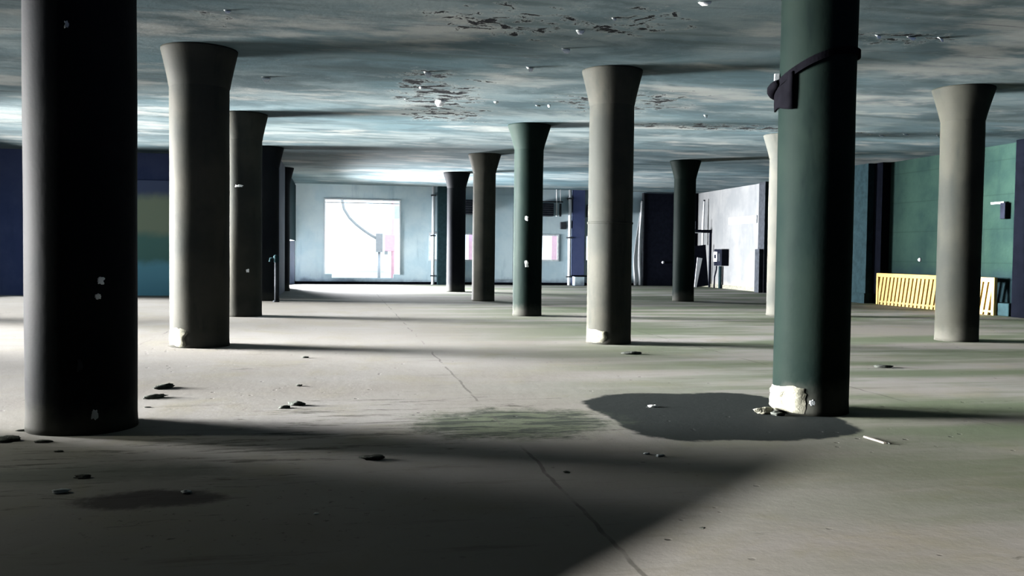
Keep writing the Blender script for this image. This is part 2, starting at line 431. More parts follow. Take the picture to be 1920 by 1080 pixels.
vent(5.1, 6.22, 3.22, 3.88, 'dark vent box high up between the two slim far columns')
vent(9.0, 9.88, 3.2, 3.8, 'dark vent box over the small window right of the middle column')
vent(11.56, 12.5, 3.2, 3.8, 'dark vent box right of the dark blue pilaster')
# hanging rod bracket under the ceiling
t = thing('hanging_rod', 'thin pale hanging rods under the ceiling beside the vent box', 'rod', (10.05, VB-.25, 3.2))
MB().tube([(0,0,0), (0,0,H-3.2)], .03, 8).build('rod', M['whitep'], t)
MB().tube([(.18,0,.15), (.18,0,H-3.2)], .02, 8).build('rod', M['whitep'], t)
MB().tube([(-.75,0,.68), (.3,0,.68)], .03, 8).build('crossbar', M['dkmetal'], t)
MB().box(.14,.22,-.06,.06,.0,.6).build('clamp', M['dkmetal'], t)
# pale block on the floor by the pilaster
t = thing('concrete_block', 'pale block with a dark lid at the foot of the white back wall pipe', 'block', (11.08, VB-.5, 0))
bevel(MB().box(-.24, .24, -.22, .22, 0, .42).build('block', M['back'], t), .02)
bevel(MB().box(-.3, .34, -.25, .25, .42, .48).build('lid', M['navy'], t), .01)
# pale wall panel between the columns
o = MB().box(7.1, 8.05, VB-.03, VB, .25, H-.3).build('trim_4', M['back']); struct(o)
# small junction box and stain right of window
simple('junction_box', MB().box(10.28, 10.55, VB-.16, VB, 2.62, 2.95), M['dkmetal'], 'small dark junction box above the window right of the middle column', 'box', (10.4, VB, 2.62), bev=.02)
# lit sliver of wall beside the black door, modelled as a white sheet
sh = MB(); nz, nx = 20, 6
for i in range(nz+1):
    z = 4.0*(1-i/nz)+.02
    f_ = i/nz
    left = 14.28-.08 - .36*math.sin(min(1, f_*1.25)*PI/2)**1.5 + .25*max(0, f_-.75)
    for j in range(nx+1):
        x = left + (14.3-left)*j/nx
        sh.v.append((x, VB-.12-.05*math.sin(j*1.7+z*1.1), z))
for i in range(nz):
    for j in range(nx):
        a = i*(nx+1)+j; sh.f.append((a, a+1, a+nx+2, a+nx+1)); sh.sm.append(True)
o = simple('lit_sliver', sh, M['whitep'], 'lit sliver of wall shaped as a white sheet left of the black door', 'sheet', (14.1, VB-.1, 0))
md = o.modifiers.new('solid', 'SOLIDIFY'); md.thickness = .01
# black steel door
e = bpy.data.objects.new('door_1', None); C.objects.link(e); e.location = (15.08, VB, 0); struct(e, 'tall black steel door in the back wall', 'door')
bevel(MB().box(-.76, .76, -.16, -.0, 0, 4.38).build('door_panel', M['black'], e), .015)
MB().box(-.80, -.74, -.2, 0, 0, 4.4).build('door_frame', M['dkmetal'], e); MB().box(.74, .80, -.2, 0, 0, 4.4).build('door_frame', M['dkmetal'], e)
hz = on_v(1243, 492, VB-.2)
kb = MB().lathe([(.0,-.03),(.055,-.03),(.065,.0),(.055,.03),(.0,.03)], 16, False, False).build('door_handle', M['whitep'], e, (hz.x-15.08, -.2, hz.z), (PI/2,0,0))
# dark panel painted for the unlit back wall between door and corner
struct(MB().box(15.9, 17.1, VB-.05, VB, 0, H).build('trim_5', M['navy']), 'dark panel standing for unlit wall right of the black door', 'panel')

# ------------------------------------------------------------------ corner clutter (far right)
t = thing('pipe_bracket', 'dark horizontal arm on a post in the far right corner', 'bracket', (16.85, 40.3, 0))
MB().box(-.9, .24, -.07, .07, 2.52, 2.66).build('arm', M['black'], t)
MB().box(-.9, -.2, -.09, -.072, 2.5, 2.53).build('pale_edge', M['whitep'], t)
MB().box(.16, .23, -.05, .05, 0, 2.52).build('post', M['black'], t)
MB().tube([(-.55,0,2.66), (-.55,0,3.05)], .025, 8).build('stub_pipe', M['dkmetal'], t)
t = thing('tube_light', 'white tube hanging upright above the arm in the far right corner', 'tube', (16.82, 40.7, 1.95))
MB().tube([(.02,0,0), (.02,0,1.0), (.06,0,2.05)], [.05,.06,.035], 10).build('tube', M['whitep'], t)
MB().tube([(.06,0,2.05), (.06,0,2.12)], .045, 10).build('end_cap', M['dkmetal'], t)
b_ = MB(); m4 = Matrix.Translation((16.62, 40.2, 0)) @ Matrix.Rotation(math.radians(-8), 4, 'Y') @ Matrix.Rotation(math.radians(6), 4, 'X')
b_.box(-.30, .34, -.03, .03, .04, 1.95, m4)
simple('leaning_board', b_, M['black'], 'tall dark board leaning in the far right corner', 'board', (16.62, 40.2, 0), bev=.01)
b_ = MB()
q = [(-.1,0,.48),(.0,0,.46),(.26,0,1.80),(.02,0,1.84)]
n = len(b_.v)
for yy in (-.02, .02): b_.v += [(16.22+x, 39.85+yy, z-.46) for x, _, z in q]
b_.f += [(0,1,2,3),(7,6,5,4),(0,4,5,1),(1,5,6,2),(2,6,7,3),(3,7,4,0)]; b_.sm += [False]*6
simple('white_offcut', b_, M['whitep'], 'white tapered offcut standing beside the slim column in the far right corner', 'offcut', (16.22, 39.85, 0))
t = thing('electrical_box', 'dark electrical box with white cover on the white corner wall', 'electrical box', (UR-.002, 38.75, 1.02))
bevel(MB().box(-.34, 0, -.42, .42, .0, .74).build('box', M['black'], t), .02)
cv = MB().box(-.37, -.34, .02, .4, .18, .62); cv.build('white_cover', M['whitep'], t)
MB().box(-.39, -.37, .13, .28, .33, .50).build('dial', M['black'], t)
MB().box(-.36, -.34, -.3, -.08, .2, .55).build('door', M['dkmetal'], t)
t = thing('conduit', 'grey conduit dropping to the floor under the electrical box', 'conduit', (UR-.12, 38.95, 0))
MB().tube([(0,0,0), (0,0,1.0)], .075, 10).build('pipe_run', M['teal'], t)
MB().tube([(-.16,.28,0), (-.15,.27,.5), (-.1,.2,.85), (-.12,.14,1.0)], .035, 8).build('cable', M['black'], t)
# grey plate on the white wall and skirting
p1, p2 = on_u(1368, 403, UR), on_u(1420, 418, UR)
simple('wall_plate', MB().box(UR-.05, UR-.002, p2.y, p1.y, p2.z, p2.z+.32), M['grey'], 'long grey plate on the white wall in the far right corner', 'plate', (UR, p1.y, p1.z), bev=.01)
struct(MB().box(UR-.04, UR, 34.9, VB, 0, .16).build('baseboard_right', M['plaster']))
# dark post where white and green wall meet
struct(MB().box(UR-.28, UR, 34.35, 34.9, 0, H).build('trim_6', M['dkmetal']), 'dark pilaster between the white and the green wall', 'pilaster')
simple('dark_cabinet', MB().box(UR-.46, UR-.29, 34.4, 34.8, 0, 1.75), M['dkmetal'], 'narrow dark cabinet against the pilaster at the end of the white wall', 'cabinet', (UR-.38, 34.6, 0), bev=.02)

# ------------------------------------------------------------------ right wall
struct(MB().box(UR-.5, UR, 26.75, 28.3, 0, H).build('trim_7', M['teal']), 'teal pilaster on the right wall behind the column with the strap', 'pilaster')
struct(MB().box(UR-.56, UR, 26.70, 28.35, 0, .32).build('trim_8', M['teal']))
struct(MB().box(UR-.28, UR, 26.3, 26.75, 0, H).build('trim_9', M['navy']), 'dark recess strip beside the teal pilaster', 'pilaster')
struct(MB().box(UR-.35, UR, 19.3, 20.45, 0, H).build('trim_10', M['navy']), 'dark pilaster at the right edge', 'pilaster')
bevel(struct(MB().box(UR-.3, UR, 20.6, 21.55, 0, .33).build('trim_11', M['teal']), 'raised teal kerb at the foot of the right wall', 'kerb'), .02)
t = thing('wall_bracket', 'small dark wall lamp with a pale arm high on the green wall', 'wall lamp', (UR, 21.15, 2.5))
bevel(MB().box(-.16, 0, -.13, .05, 0, .42).build('housing', M['black'], t), .015)
MB().box(-.14, -.06, -.05, .42, .40, .45).build('pale_arm', M['whitep'], t)
def stud(px, py, u, label):
    p = on_u(px, py, u)
    t = thing('wall_stud', label, 'knob', p)
    MB().lathe([(0,0),(.05,0),(.055,.02),(.035,.05),(0,.055)], 12, False, False).build('cap', M['whitep'], t, (0,0,0), (0,-PI/2,0))
    MB().lathe([(.07,-.005),(.07,.006),(0,.006)], 12, True, False).build('washer', M['dkmetal'], t, (0,0,0), (0,-PI/2,0))
stud(1725, 487, UR, 'small white knob on the green wall above the yellow barrier')
stud(1908, 453, UR-.701+.7, 'small white knob on the green wall beside the dark right pilaster')

# yellow slatted barrier along the right wall
v0, v1 = 21.03, 26.28
t = thing('slatted_barrier', 'long yellow slatted barrier standing against the green right wall', 'barrier', (UR-.36, v0, 0))
Lb = v1-v0
bevel(MB().box(-.045, .045, 0, Lb, .86, .98).build('top_rail', M['yellow'], t), .012)
MB().box(-.02, .02, .05, Lb-.05, .07, .12).build('bottom_rail', M['yellow'], t)
ns = 27
slat = None
for i in range(ns):
    y = .12 + (Lb-.36)*i/(ns-1)
    if slat is None:
        lean = .17
        mb = MB(); n = 0
        P = [(-.03,0,0),(.03,0,0),(.03,.12,0),(-.03,.12,0)]
        mb.v = [(x, yy+lean, z) for x, yy, z in P] + [(x, yy, .87) for x, yy, z in P]
        for f in ((0,3,2,1),(4,5,6,7),(0,1,5,4),(1,2,6,5),(2,3,7,6),(3,0,4,7)): mb.f.append(f); mb.sm.append(False)
        slat = mb.build('slat', M['yellow'], t); s_ = slat
    else:
        s_ = slat.copy(); C.objects.link(s_); s_.parent = t
    s_.location = (0, y-.06, 0)
for y in (0.03, Lb-.03):
    bevel(MB().box(-.05, .05, y-.05, y+.05, 0, .98).build('end_post', M['yellow'], t), .012)

# ------------------------------------------------------------------ columns
def patch_mesh(r, th0, th1, z0, z1, lift=.006, jag=.25, seed=1, n=26, thick=.02):
    """ragged patch hugging a cylinder of radius r: polar grid in (angle, z)"""
    mb = MB(); ct, cz = (th0+th1)/2, (z0+z1)/2; a, b = (th1-th0)/2, (z1-z0)/2
    rings = 6
    mb.v.append(((r+lift)*math.cos(ct), (r+lift)*math.sin(ct), cz))
    for k in range(1, rings+1):
        for j in range(n):
            ph = 2*PI*j/n
            sq = 1/max(abs(math.cos(ph)), abs(math.sin(ph)))**.75       # nearer a rectangle than an ellipse
            rr = k/rings*(1+jag*mnoise.noise(Vector((math.cos(ph)*1.7+seed*3.3, math.sin(ph)*1.7, seed)))+.4*jag*mnoise.noise(Vector((math.cos(ph)*6, math.sin(ph)*6, seed*2))))*sq
            th, z = ct+a*rr*math.cos(ph), cz+b*rr*math.sin(ph)
            z = max(z, 0.002)
            R = r + lift + (thick*mnoise.noise(Vector((th*6, z*6, seed))) if k < rings else -.02)
            R = max(R, r-.02)
            mb.v.append((R*math.cos(th), R*math.sin(th), z))
    for j in range(n): mb.f.append((0, 1+j, 1+(j+1) % n)); mb.sm.append(True)
    for k in range(rings-1):
        for j in range(n):
            a0 = 1+k*n+j; a1 = 1+k*n+(j+1) % n
            mb.f.append((a0, a0+n, a1+n, a1)); mb.sm.append(True)
    return mb

U0, V0, DU, DV = -2.027, 8.0, 6.4463, 6.5936
COL = {}
def column(key, i, j, r, rc, label, seed, flare=.58):
    paint = M['column_green_dim' if key in ('A2', 'H', 'M') else 'column_shaded' if key in ('A', 'D', 'E', 'J') else 'column_dimmed' if key == 'K' else 'column']
    u, v = U0+DU*i, V0+DV*j
    t = thing('round_column', label, 'column', (u, v, 0), 0, 'round concrete columns with flared heads')
    zb = H-flare
    prof = [(r*1.015, 0), (r*1.01, .05), (r, .12)] + [(r, .12+(zb-.12)*k/14) for k in range(1, 14)] + [(r, zb)]
    MB().lathe(prof, 72, True, False, .008, seed).build('shaft', paint, t)
    cap = [(r*1.0, zb), (r*1.02, zb+.02)]
    for k in range(1, 9):
        q = k/8; cap.append((r*1.02+(rc-r*1.02)*(q**1.12), zb+.02+(flare-.05)*q))
    cap += [(rc, H-.003)]
    MB().lathe(cap, 72, False, True, .006, seed).build('capital', paint, t)
    COL[key] = (t, u, v, r)
    return t
column('A',0,0,.418,.55,'huge dark column nearest the camera at the left edge', 1)
column('B',0,1,.432,.553,'thick column with flared head and pale left side behind the nearest left column', 2)
column('C',0,2,.405,.53,'third column back in the left row, slim pale strip on its left', 3)
column('D',0,3,.39,.515,'fourth column back in the left row, dark standpipe in front', 4)
column('E',0,4,.375,.515,'farthest left row column, against the side wall left of the big opening', 5)
column('A2',1,0,.345,.5,'near right column with a black strap and bare plaster at its foot', 6)
column('G',1,1,.365,.495,'pale sided middle row column with a whitewashed foot left of the strapped column', 7)
column('H',1,2,.338,.50,'green tinted middle row column with two white chips, beside the small window', 8)
column('I',1,3,.345,.50,'pale slim column touching the dark far column on its left', 9)
column('J',1,4,.35,.50,'unlit black slim column right of the big opening, last of the middle row', 10)
column('K',2,1,.36,.515,'right row column standing in front of the yellow barrier', 11)
column('L',2,2,.36,.515,'column almost hidden behind the strapped column, only a pale edge showing', 12)
column('M',2,3,.34,.49,'slim right row column in front of the black back door', 13)

def hit(key, px, py):
    """angle and height where the pixel's ray meets the column"""
    t, u, v, r = COL[key]; d = ray(px, py); dx, dy = d.x, d.y
    A = dx*dx+dy*dy; B = -2*(u*dx+v*dy); Cc = u*u+v*v-r*r
    D = B*B-4*A*Cc
    s = (-B-math.sqrt(max(D, 0)))/(2*A)
    p = EYEV+d*s
    th, c0 = math.atan2(p.y-v, p.x-u), math.atan2(-v, -u)
    return c0 + (th-c0+PI) % (2*PI) - PI, p.z
def chip(key, x0, y0, x1, y1, name='paint_chip', mat='flake', seed=1, jag=.5, lift=.004, label=None):
    t, u, v, r = COL[key]
    a, z1 = hit(key, x0, y0); b, z0 = hit(key, x1, y1)
    o = patch_mesh(r+.003, min(a,b), max(a,b), z0, z1, lift, jag, seed, thick=.006).build(name, M[mat], t)
    if label: o['label'] = label
chip('A', 182, 519, 196, 533, seed=3, jag=.6, label='small white paint chip')
chip('A', 178, 549, 190, 562, seed=5, jag=.6, label='small white paint chip')
chip('A', 170, 768, 184, 788, seed=13, mat='grey', jag=.4)
chip('A', 145, 672, 155, 696, seed=9, mat='dkmetal', jag=.7)
chip('A', 120, 40, 130, 52, seed=11, mat='grey', jag=.7)
chip('C', 441, 346, 456, 351, seed=2, label='short white strip')
chip('C', 461, 504, 467, 511, seed=4)
chip('H', 984, 404, 991, 414, seed=6, label='small white paint chip')
chip('H', 984, 489, 991, 501, seed=7, label='small white paint chip')
# bare plaster at column feet
t, u, v, r = COL['A2']
a, _ = hit('A2', 1450, 750); b, z1 = hit('A2', 1508, 724)
o = patch_mesh(r+.012, a-.25, b+.02, .015, z1-.02, .014, .22, 4, 40, .04).build('bare_plaster_patch', M['plaster'], t); o['label'] = 'bare pale plaster patch at the foot'
chip('A2', 1518, 748, 1530, 762, 'paint_chip', 'grey', 5, .7)
t, u, v, r = COL['G']
a, _ = hit('G', 1103, 630); b, z1 = hit('G', 1138, 618)
o = patch_mesh(r+.006, a-.2, b, .01, z1, .006, .25, 9, 36, .015).build('bare_plaster_patch', M['plaster'], t); o['label'] = 'whitewashed patch at the foot'
t, u, v, r = COL['B']
a, _ = hit('B', 322, 630); b, z1 = hit('B', 352, 612)
o = patch_mesh(r+.006, a-.3, b, .01, z1, .004, .4, 6, 36, .012).build('bare_plaster_patch', M['plaster'], t); o['label'] = 'scraped pale patch at the foot'
# faint casting ring on the pale middle column
t, u, v, r = COL['G']; _, zr = hit('G', 1140, 417)
MB().lathe([(r-.01, zr-.025), (r+.011, zr-.015), (r+.011, zr+.015), (r-.01, zr+.025)], 72, False, False).build('ring_seam', M['column'], t)

# black strap slung round the strapped column
t2, u, v, r = COL['A2']
aL, zL = hit('A2', 1462, 162); aR, zR = hit('A2', 1602, 96)
s = thing('strap', 'black rubber strap slung at a slant round the near right column', 'strap', (u, v, (zL+zR)/2))
zm = (zL+zR)/2
# loop as a tilted ring band
ring = MB(); n = 72; hh = .038
thv = math.atan2(-v, -u)            # angle towards the camera
def band_z(th):
    # slides from zL (left edge) to zR (right edge) across the front, mirrored round the back
    x = math.sin(th-thv)            # -1 left .. +1 right as seen by the camera
    q = (x+1)/2
    return zL + (zR-zL)*math.sin(q*PI/2) 
for k in range(n):
    th = 2*PI*k/n; z = band_z(th)-zm; w = hh*(1-.2*((math.sin(th-thv)+1)/2))
    for R, dz in ((r+.012, -w), (r+.03, -w), (r+.03, w), (r+.012, w)):
        ring.v.append((R*math.cos(th), R*math.sin(th), z+dz))
for k in range(n):
    a0 = 4*k; b0 = 4*((k+1) % n)
    for q in range(4): ring.f.append((a0+q, b0+q, b0+(q+1) % 4, a0+(q+1) % 4)); ring.sm.append(q in (1,3) and False)
ring.build('loop', M['rubber'], s)
# knot bulging at the left edge, and the hanging flap
kd = Vector((math.cos(aL), math.sin(aL), 0))
kn = MB(); kp = []
for q in range(8):
    w_ = q/7; th = aL+.22-.75*w_
    kp.append(Vector((math.cos(th), math.sin(th), 0))*(r+.028+.03*math.sin(w_*PI)) + Vector((0, 0, zL-zm+.02-.10*w_)))
kn.tube(kp, [.03,.042,.05,.055,.055,.05,.042,.03], 12).build('rolled_end', M['rubber'], s)
fl = MB(); aF0, zf = hit('A2', 1458, 210); aF1, _ = hit('A2', 1490, 210)
m_ = 8
for side, off in ((0, .016), (1, .034)):
    for i in range(m_+1):
        for j in range(m_+1):
            q = j/m_; th = (aF0-.05)+(aF1-aF0+.05)*q
            top = band_z(th)-zm+.0; bot = zf-zm+.02*math.sin(q*5)
            z = top+(bot-top)*i/m_
            R = r+off+.012*math.sin(q*7+i*.3)
            fl.v.append((R*math.cos(th), R*math.sin(th), z))
N2 = (m_+1)**2
for i in range(m_):
    for j in range(m_):
        a0 = i*(m_+1)+j
        fl.f.append((a0, a0+1, a0+m_+2, a0+m_+1)); fl.sm.append(True)
        fl.f.append((N2+a0+m_+1, N2+a0+m_+2, N2+a0+1, N2+a0)); fl.sm.append(True)
for i in range(m_):
    for (p, q) in (((i)*(m_+1), (i+1)*(m_+1)), ((i+1)*(m_+1)+m_, i*(m_+1)+m_)):
        fl.f.append((p, q, N2+q, N2+p)); fl.sm.append(False)
    p, q = m_*(m_+1)+i, m_*(m_+1)+i+1
    fl.f.append((p, q, N2+q, N2+p)); fl.sm.append(False)
fl.build('hanging_flap', M['rubber'], s)
bk = MB().box(-.02, .02, -.025, .025, -.03, .03)
o = bk.build('pale_buckle', M['grey'], s, kd*(r+.03)+Vector((0,0,zL-zm+.085)), (0,0,aL))

# standpipe by the left row
t = thing('standpipe', 'thin dark standpipe with a pale head in front of the far left columns', 'pipe', (-1.5, 27.2, 0))
p_ = on_floor(519, 563)
t.location = (-1.665, 26.9, 0)
MB().tube([(0,0,0), (0,0,1.15)], .05, 10).build('pipe_run', M['dkmetal'], t)
MB().lathe([(.09,0),(.09,.04),(.05,.05)], 14).build('base_flange', M['dkmetal'], t)
MB().lathe([(.05,1.12),(.08,1.14),(.08,1.3),(.03,1.34)], 14).build('pale_head', M['teal'], t)
MB().tube([(0,0,1.22), (-.16,0,1.22), (-.17,0,1.14)], .04, 8).build('spout', M['teal'], t)

# ------------------------------------------------------------------ floor debris
def lump(name, px, py, size, mat, label, cat, seed, group=None, squash=.45, rz=0.0, shift=(0,0)):
    p = on_floor(px, py)
    mb = MB(); n, m_ = 14, 8
    for i in range(m_+1):
        la = -PI/2+PI*i/m_
        for j in range(n):
            lo = 2*PI*j/n
            d = Vector((math.cos(la)*math.cos(lo), math.cos(la)*math.sin(lo), math.sin(la)))
            q = 1+.55*mnoise.noise(d*1.3+Vector((seed*5.1,0,0)))+.5*mnoise.noise(d*3.1+Vector((0,seed*2.7,0)))
            z = d.z*size[1]*squash*q*.55
            mb.v.append((d.x*size[0]*q, d.y*size[1]*q, z))
    zmin = min(v_[2] for v_ in mb.v); mb.v = [(x, y, max(0, z-zmin*.55)) for x, y, z in mb.v]
    for i in range(m_):
        for j in range(n):
            mb.f.append((i*n+j, i*n+(j+1) % n, (i+1)*n+(j+1) % n, (i+1)*n+j)); mb.sm.append(True)
    o = mb.build(name, M[mat], loc=(p.x+shift[0], p.y+shift[1], 0), rot=(0,0,rz))
    return tag(o, label, cat, group)
RB = 'scattered dark rubble on the concrete floor'
lump('rubble_chunk', 308, 728, (.11,.055), 'rubble', 'dark flat chunk behind the nearest left column, the farther of two', 'rubble', 1, RB, .8, .7)
lump('rubble_chunk', 290, 746, (.10,.05), 'rubble', 'dark flat chunk right of the nearest left column, the nearer of two', 'rubble', 2, RB, .8, .5)
lump('rubble_chunk', 276, 764, (.03,.02), 'rubble', 'tiny dark crumb right beside the nearest left column', 'rubble', 3, RB)
lump('rubble_chunk', 556, 760, (.07,.05), 'rubble', 'jagged dark chunk on the lit floor left of centre', 'rubble', 4, RB, .8)
lump('rubble_chunk', 540, 764, (.05,.035), 'rubble', 'smaller dark bit touching the jagged chunk left of centre', 'rubble', 14, RB, .8, .3, (-.03,-.03))
lump('rubble_chunk', 561, 724, (.03,.025), 'rubble', 'small dark crumb on the pale floor joint', 'rubble', 5, RB, .8)
lump('rubble_chunk', 572, 671, (.04,.03), 'rubble', 'small dark crumb at the far end of the pale floor joint', 'rubble', 15, RB, .8)
lump('rubble_chunk', 697, 861, (.07,.045), 'rubble', 'dark pebble in the front shade left of the middle', 'rubble', 6, RB, .7)
lump('rubble_chunk', 1062, 886, (.022,.016), 'rubble', 'tiny pebble in the dark front centre of the floor', 'rubble', 16, RB, .7)
lump('rubble_chunk', 12, 827, (.10,.06), 'rubble', 'dark rubble heap at the left frame edge by the nearest column', 'rubble', 7, RB, .7)
lump('rubble_chunk', 82, 829, (.07,.03), 'rubble', 'dark sliver of rubble in front of the nearest left column', 'rubble', 8, RB, .7)
lump('rubble_chunk', 40, 808, (.035,.02), 'rubble', 'small dark bit left of the nearest column foot', 'rubble', 9, RB, .7)
lump('rubble_chunk', 110, 847, (.03,.018), 'rubble', 'little dark bit just in front of the nearest column', 'rubble', 10, RB, .7)
lump('rubble_chunk', 155, 896, (.055,.03), 'rubble', 'dark bit above the oily stain at front left', 'rubble', 11, RB, .7)
lump('rubble_chunk', 1185, 664, (.13,.07), 'rubble', 'dark clump on the green shaded floor beyond the strapped column', 'rubble', 12, RB, .6)
lump('rubble_chunk', 1655, 689, (.12,.06), 'rubble', 'dark clump on the green shaded floor right of the strapped column', 'rubble', 13, RB, .6)
lump('rubble_chunk', 1316, 991, (.014,.012), 'rubble', 'tiny pebble on the pale patch at the bottom right', 'rubble', 17, RB, .7)
lump('plaster_lump', 115, 924, (.05,.03), 'grey', 'pale grey lump at the left end of the oily stain', 'plaster', 21, None, .8)
lump('plaster_lump', 350, 925, (.03,.022), 'grey', 'pale crumb at the right end of the oily stain', 'plaster', 22, None, .9)
lump('plaster_lump', 593, 964, (.012,.01), 'flake', 'tiny white speck in the dark front floor', 'plaster', 23, None, .9)
lump('plaster_lump', 1225, 763, (.045,.03), 'flake', 'small white scrap on the dark screed left of the strapped column', 'plaster', 24, None, .9)
lump('plaster_lump', 1238, 856, (.028,.02), 'grey', 'larger pale crumb in front of the dark screed', 'plaster', 25, None, .9)
lump('plaster_lump', 1222, 853, (.022,.016), 'grey', 'smaller pale crumb left of its twin in front of the dark screed', 'plaster', 26, None, .9, 0, (-.03,.02))
lump('plaster_lump', 1432, 774, (.10,.06), 'plaster', 'fallen plaster lump at the left foot of the strapped column', 'plaster', 27, None, 1.0, .4)
lump('plaster_lump', 1448, 777, (.06,.04), 'rubble', 'dark lump beside the fallen plaster at the strapped column', 'plaster', 28, None, .9, 0, (.02,-.05))
# pale wooden strip
p = on_floor(1640, 826)
d = (on_floor(1662, 835)-on_floor(1612, 819)); ang = math.atan2(d.y, d.x)
t = thing('wood_strip', 'pale split wooden strip on the floor right of the strapped column', 'strip', (p.x, p.y, 0), ang)
bevel(MB().box(-.13, .13, -.014, .014, .0, .014).build('strip', M['wood'], t), .003)
MB().box(-.02, .16, .018, .028, .0, .012).build('dark_splinter', M['rubble'], t)

# ------------------------------------------------------------------ peeling paint flakes under the ceiling
FL = 'white paint flakes peeling off the ceiling'
def flake(px, py, size, label, seed):
    size *= .85
    d = ray(px, py); p = EYEV+d*((H-.03-EYE)/d.z)
    mb = MB(); n = 6
    rnd = random.Random(seed)
    ln, wd, cu = size, size*rnd.uniform(.5, .8), rnd.uniform(.5, 1.1)
    rot = rnd.uniform(-.6, .6)
    for side in (0, 1):
        for i in range(n+1):
            q = i/n; a = q*cu*1.6
            y = ln*(math.sin(a)/1.6); z = -ln*(1-math.cos(a))*.9
            w = wd*(.55+.45*math.sin(q*PI+.3))
            for sx in (-1, 1): mb.v.append((sx*w*(1+.2*rnd.random()), -y, z+.03-.004*side))
    k = 2*(n+1)
    for i in range(n):
        a0 = 2*i
        mb.f += [(a0, a0+1, a0+3, a0+2), (k+a0+2, k+a0+3, k+a0+1, k+a0), (a0, a0+2, k+a0+2, k+a0), (a0+1, k+a0+1, k+a0+3, a0+3)]; mb.sm += [True, True, False, False]
    mb.f += [(0, k, k+1, 1), (2*n, 2*n+1, k+2*n+1, k+2*n)]; mb.sm += [False]*2
    o = mb.build('paint_flake', M['flake'], loc=(p.x, p.y, H-.031), rot=(0,0,rot))
    tag(o, label, 'paint flake', FL)
flake(800,138,.13,'white flake above the black patch, highest of the cluster',1)
flake(828,190,.16,'biggest white flake amid the black ceiling patch',2)
flake(790,166,.08,'small white flake between the two big ones over the black patch',3)
flake(762,188,.08,'white flake at the left edge of the black ceiling patch',4)
flake(992,130,.10,'white flake with a dark slot beside it, left of the pale capital',5)
flake(930,193,.07,'faint flake right of the black ceiling patch',6)
flake(1008,200,.11,'white flake just above the green tinted column head',7)
flake(1030,199,.06,'tiny flake right of its brighter twin above the green tinted column',8)
flake(1322,8,.13,'pale flake at the top edge left of the strapped column',9)
flake(1706,73,.11,'bright flake right of the strapped column top',10)
flake(1760,75,.10,'flat flake right of the bright one near the right columns',11)
flake(1644,70,.08,'faint flat flake just right of the strapped column',12)
flake(498,148,.14,'bright flake between the second and third left columns',13)
flake(1322,218,.10,'lone flake right of the pale middle column head',14)
flake(1697,254,.12,'flake far right over the green wall, left of the right row column',15)
flake(1652,256,.10,'dim flake over the teal pilaster',16)
flake(1757,256,.10,'flake touching the right row column edge',17)
flake(1088,60,.11,'flat pale flake above the pale middle column',18)
flake(1060,95,.10,'long pale flake left of the pale middle column head',19)
flake(426,24,.06,'small flake beside the dark marks over the thick left column',20)
flake(1150,38,.06,'dim flake amid dark specks at the upper middle',21)
# bare lamp holder hanging from the ceiling behind the flakes
# ------------------------------------------------------------------ outside
struct(MB().box(-70, 70, VB+.3, 110, -.5, -.2).build('ground_back', M['asphalt']))
struct(MB().box(-80, UL-.4, -30, VB+.3, -.3, -.02).build('ground_left', M['asphalt']))
struct(MB().box(-20.3, -20, -30, VB, -.3, 11).build('sky_stop_wall', M['plain']))  # two unseen walls added to cut skylight at the left bays
struct(MB().box(-20, UL-.3, -.6, -.3, -.02, 11).build('sky_stop_wall_end', M['plain']))
# curved hose / boom seen through the large opening
vo = 58.0
pts = [on_v(x, y, vo) for x, y in ((641,372),(645,392),(655,408),(668,421),(682,432),(694,440),(706,447),(712,450))]
tp = Vector((pts[0].x, vo, 0))
t = thing('curved_boom', 'thin grey curved boom outside the large opening', 'boom', (pts[-1].x, vo, -.2))
L = Vector(t.location)
MB().tube([q-L for q in pts], .09, 10).build('arm', M['pale'], t)
bx0, bx1 = on_v(705, 438, vo), on_v(717, 473, vo)
MB().box(bx0.x-L.x, bx1.x-L.x, -.3, .3, bx1.z-L.z, bx0.z-L.z).build('counterweight', M['pale'], t)
MB().tube([((bx0.x+bx1.x)/2-L.x, 0, 0), ((bx0.x+bx1.x)/2-L.x, 0, bx1.z-L.z)], .09, 10).build('mast', M['whitep'], t)
ra, rb = on_v(735, 440, 56), on_v(735, 468, 56)
t = thing('signpost', 'tall post with a red sign box outside the large opening', 'sign', (ra.x, 56, -.2))
MB().tube([(.05,0,0), (.05,0,5.4)], .09, 12).build('pole', M['red'], t)
sw = on_v(741, 440, 56).x-on_v(723, 440, 56).x
bevel(MB().box(-sw*.75, sw*.28, -.18, .18, rb.z+.2-.1, ra.z+.2).build('sign_box', M['red'], t), .03)
MB().box(-sw*.75, -sw*.45, -.2, .2, rb.z-.1, rb.z+.1).build('dark_bracket', M['pale'], t)
# pale building far off
b0 = on_v(707, 372, 75); b1 = on_v(752, 372, 75)
t = thing('distant_building', 'pale building with rows of windows outside the right side of the large opening', 'building', ((b0.x+b1.x)/2+1.2, 78, -.2))
MB().box(-1.4, 3.2, -2.5, 3, 0, 8.5).build('walls', M['facade'], t)
MB().box(-1.6, 3.4, -2.7, 3.2, 8.5, 8.8).build('roof', M['facade2'], t)
for z in (4.4, 6.3):
    for x in (-.9, .3, 1.5):
        MB().box(x, x+.7, -2.53, -2.48, z, z+1.0).build('window_pane', M['facade2'], t)
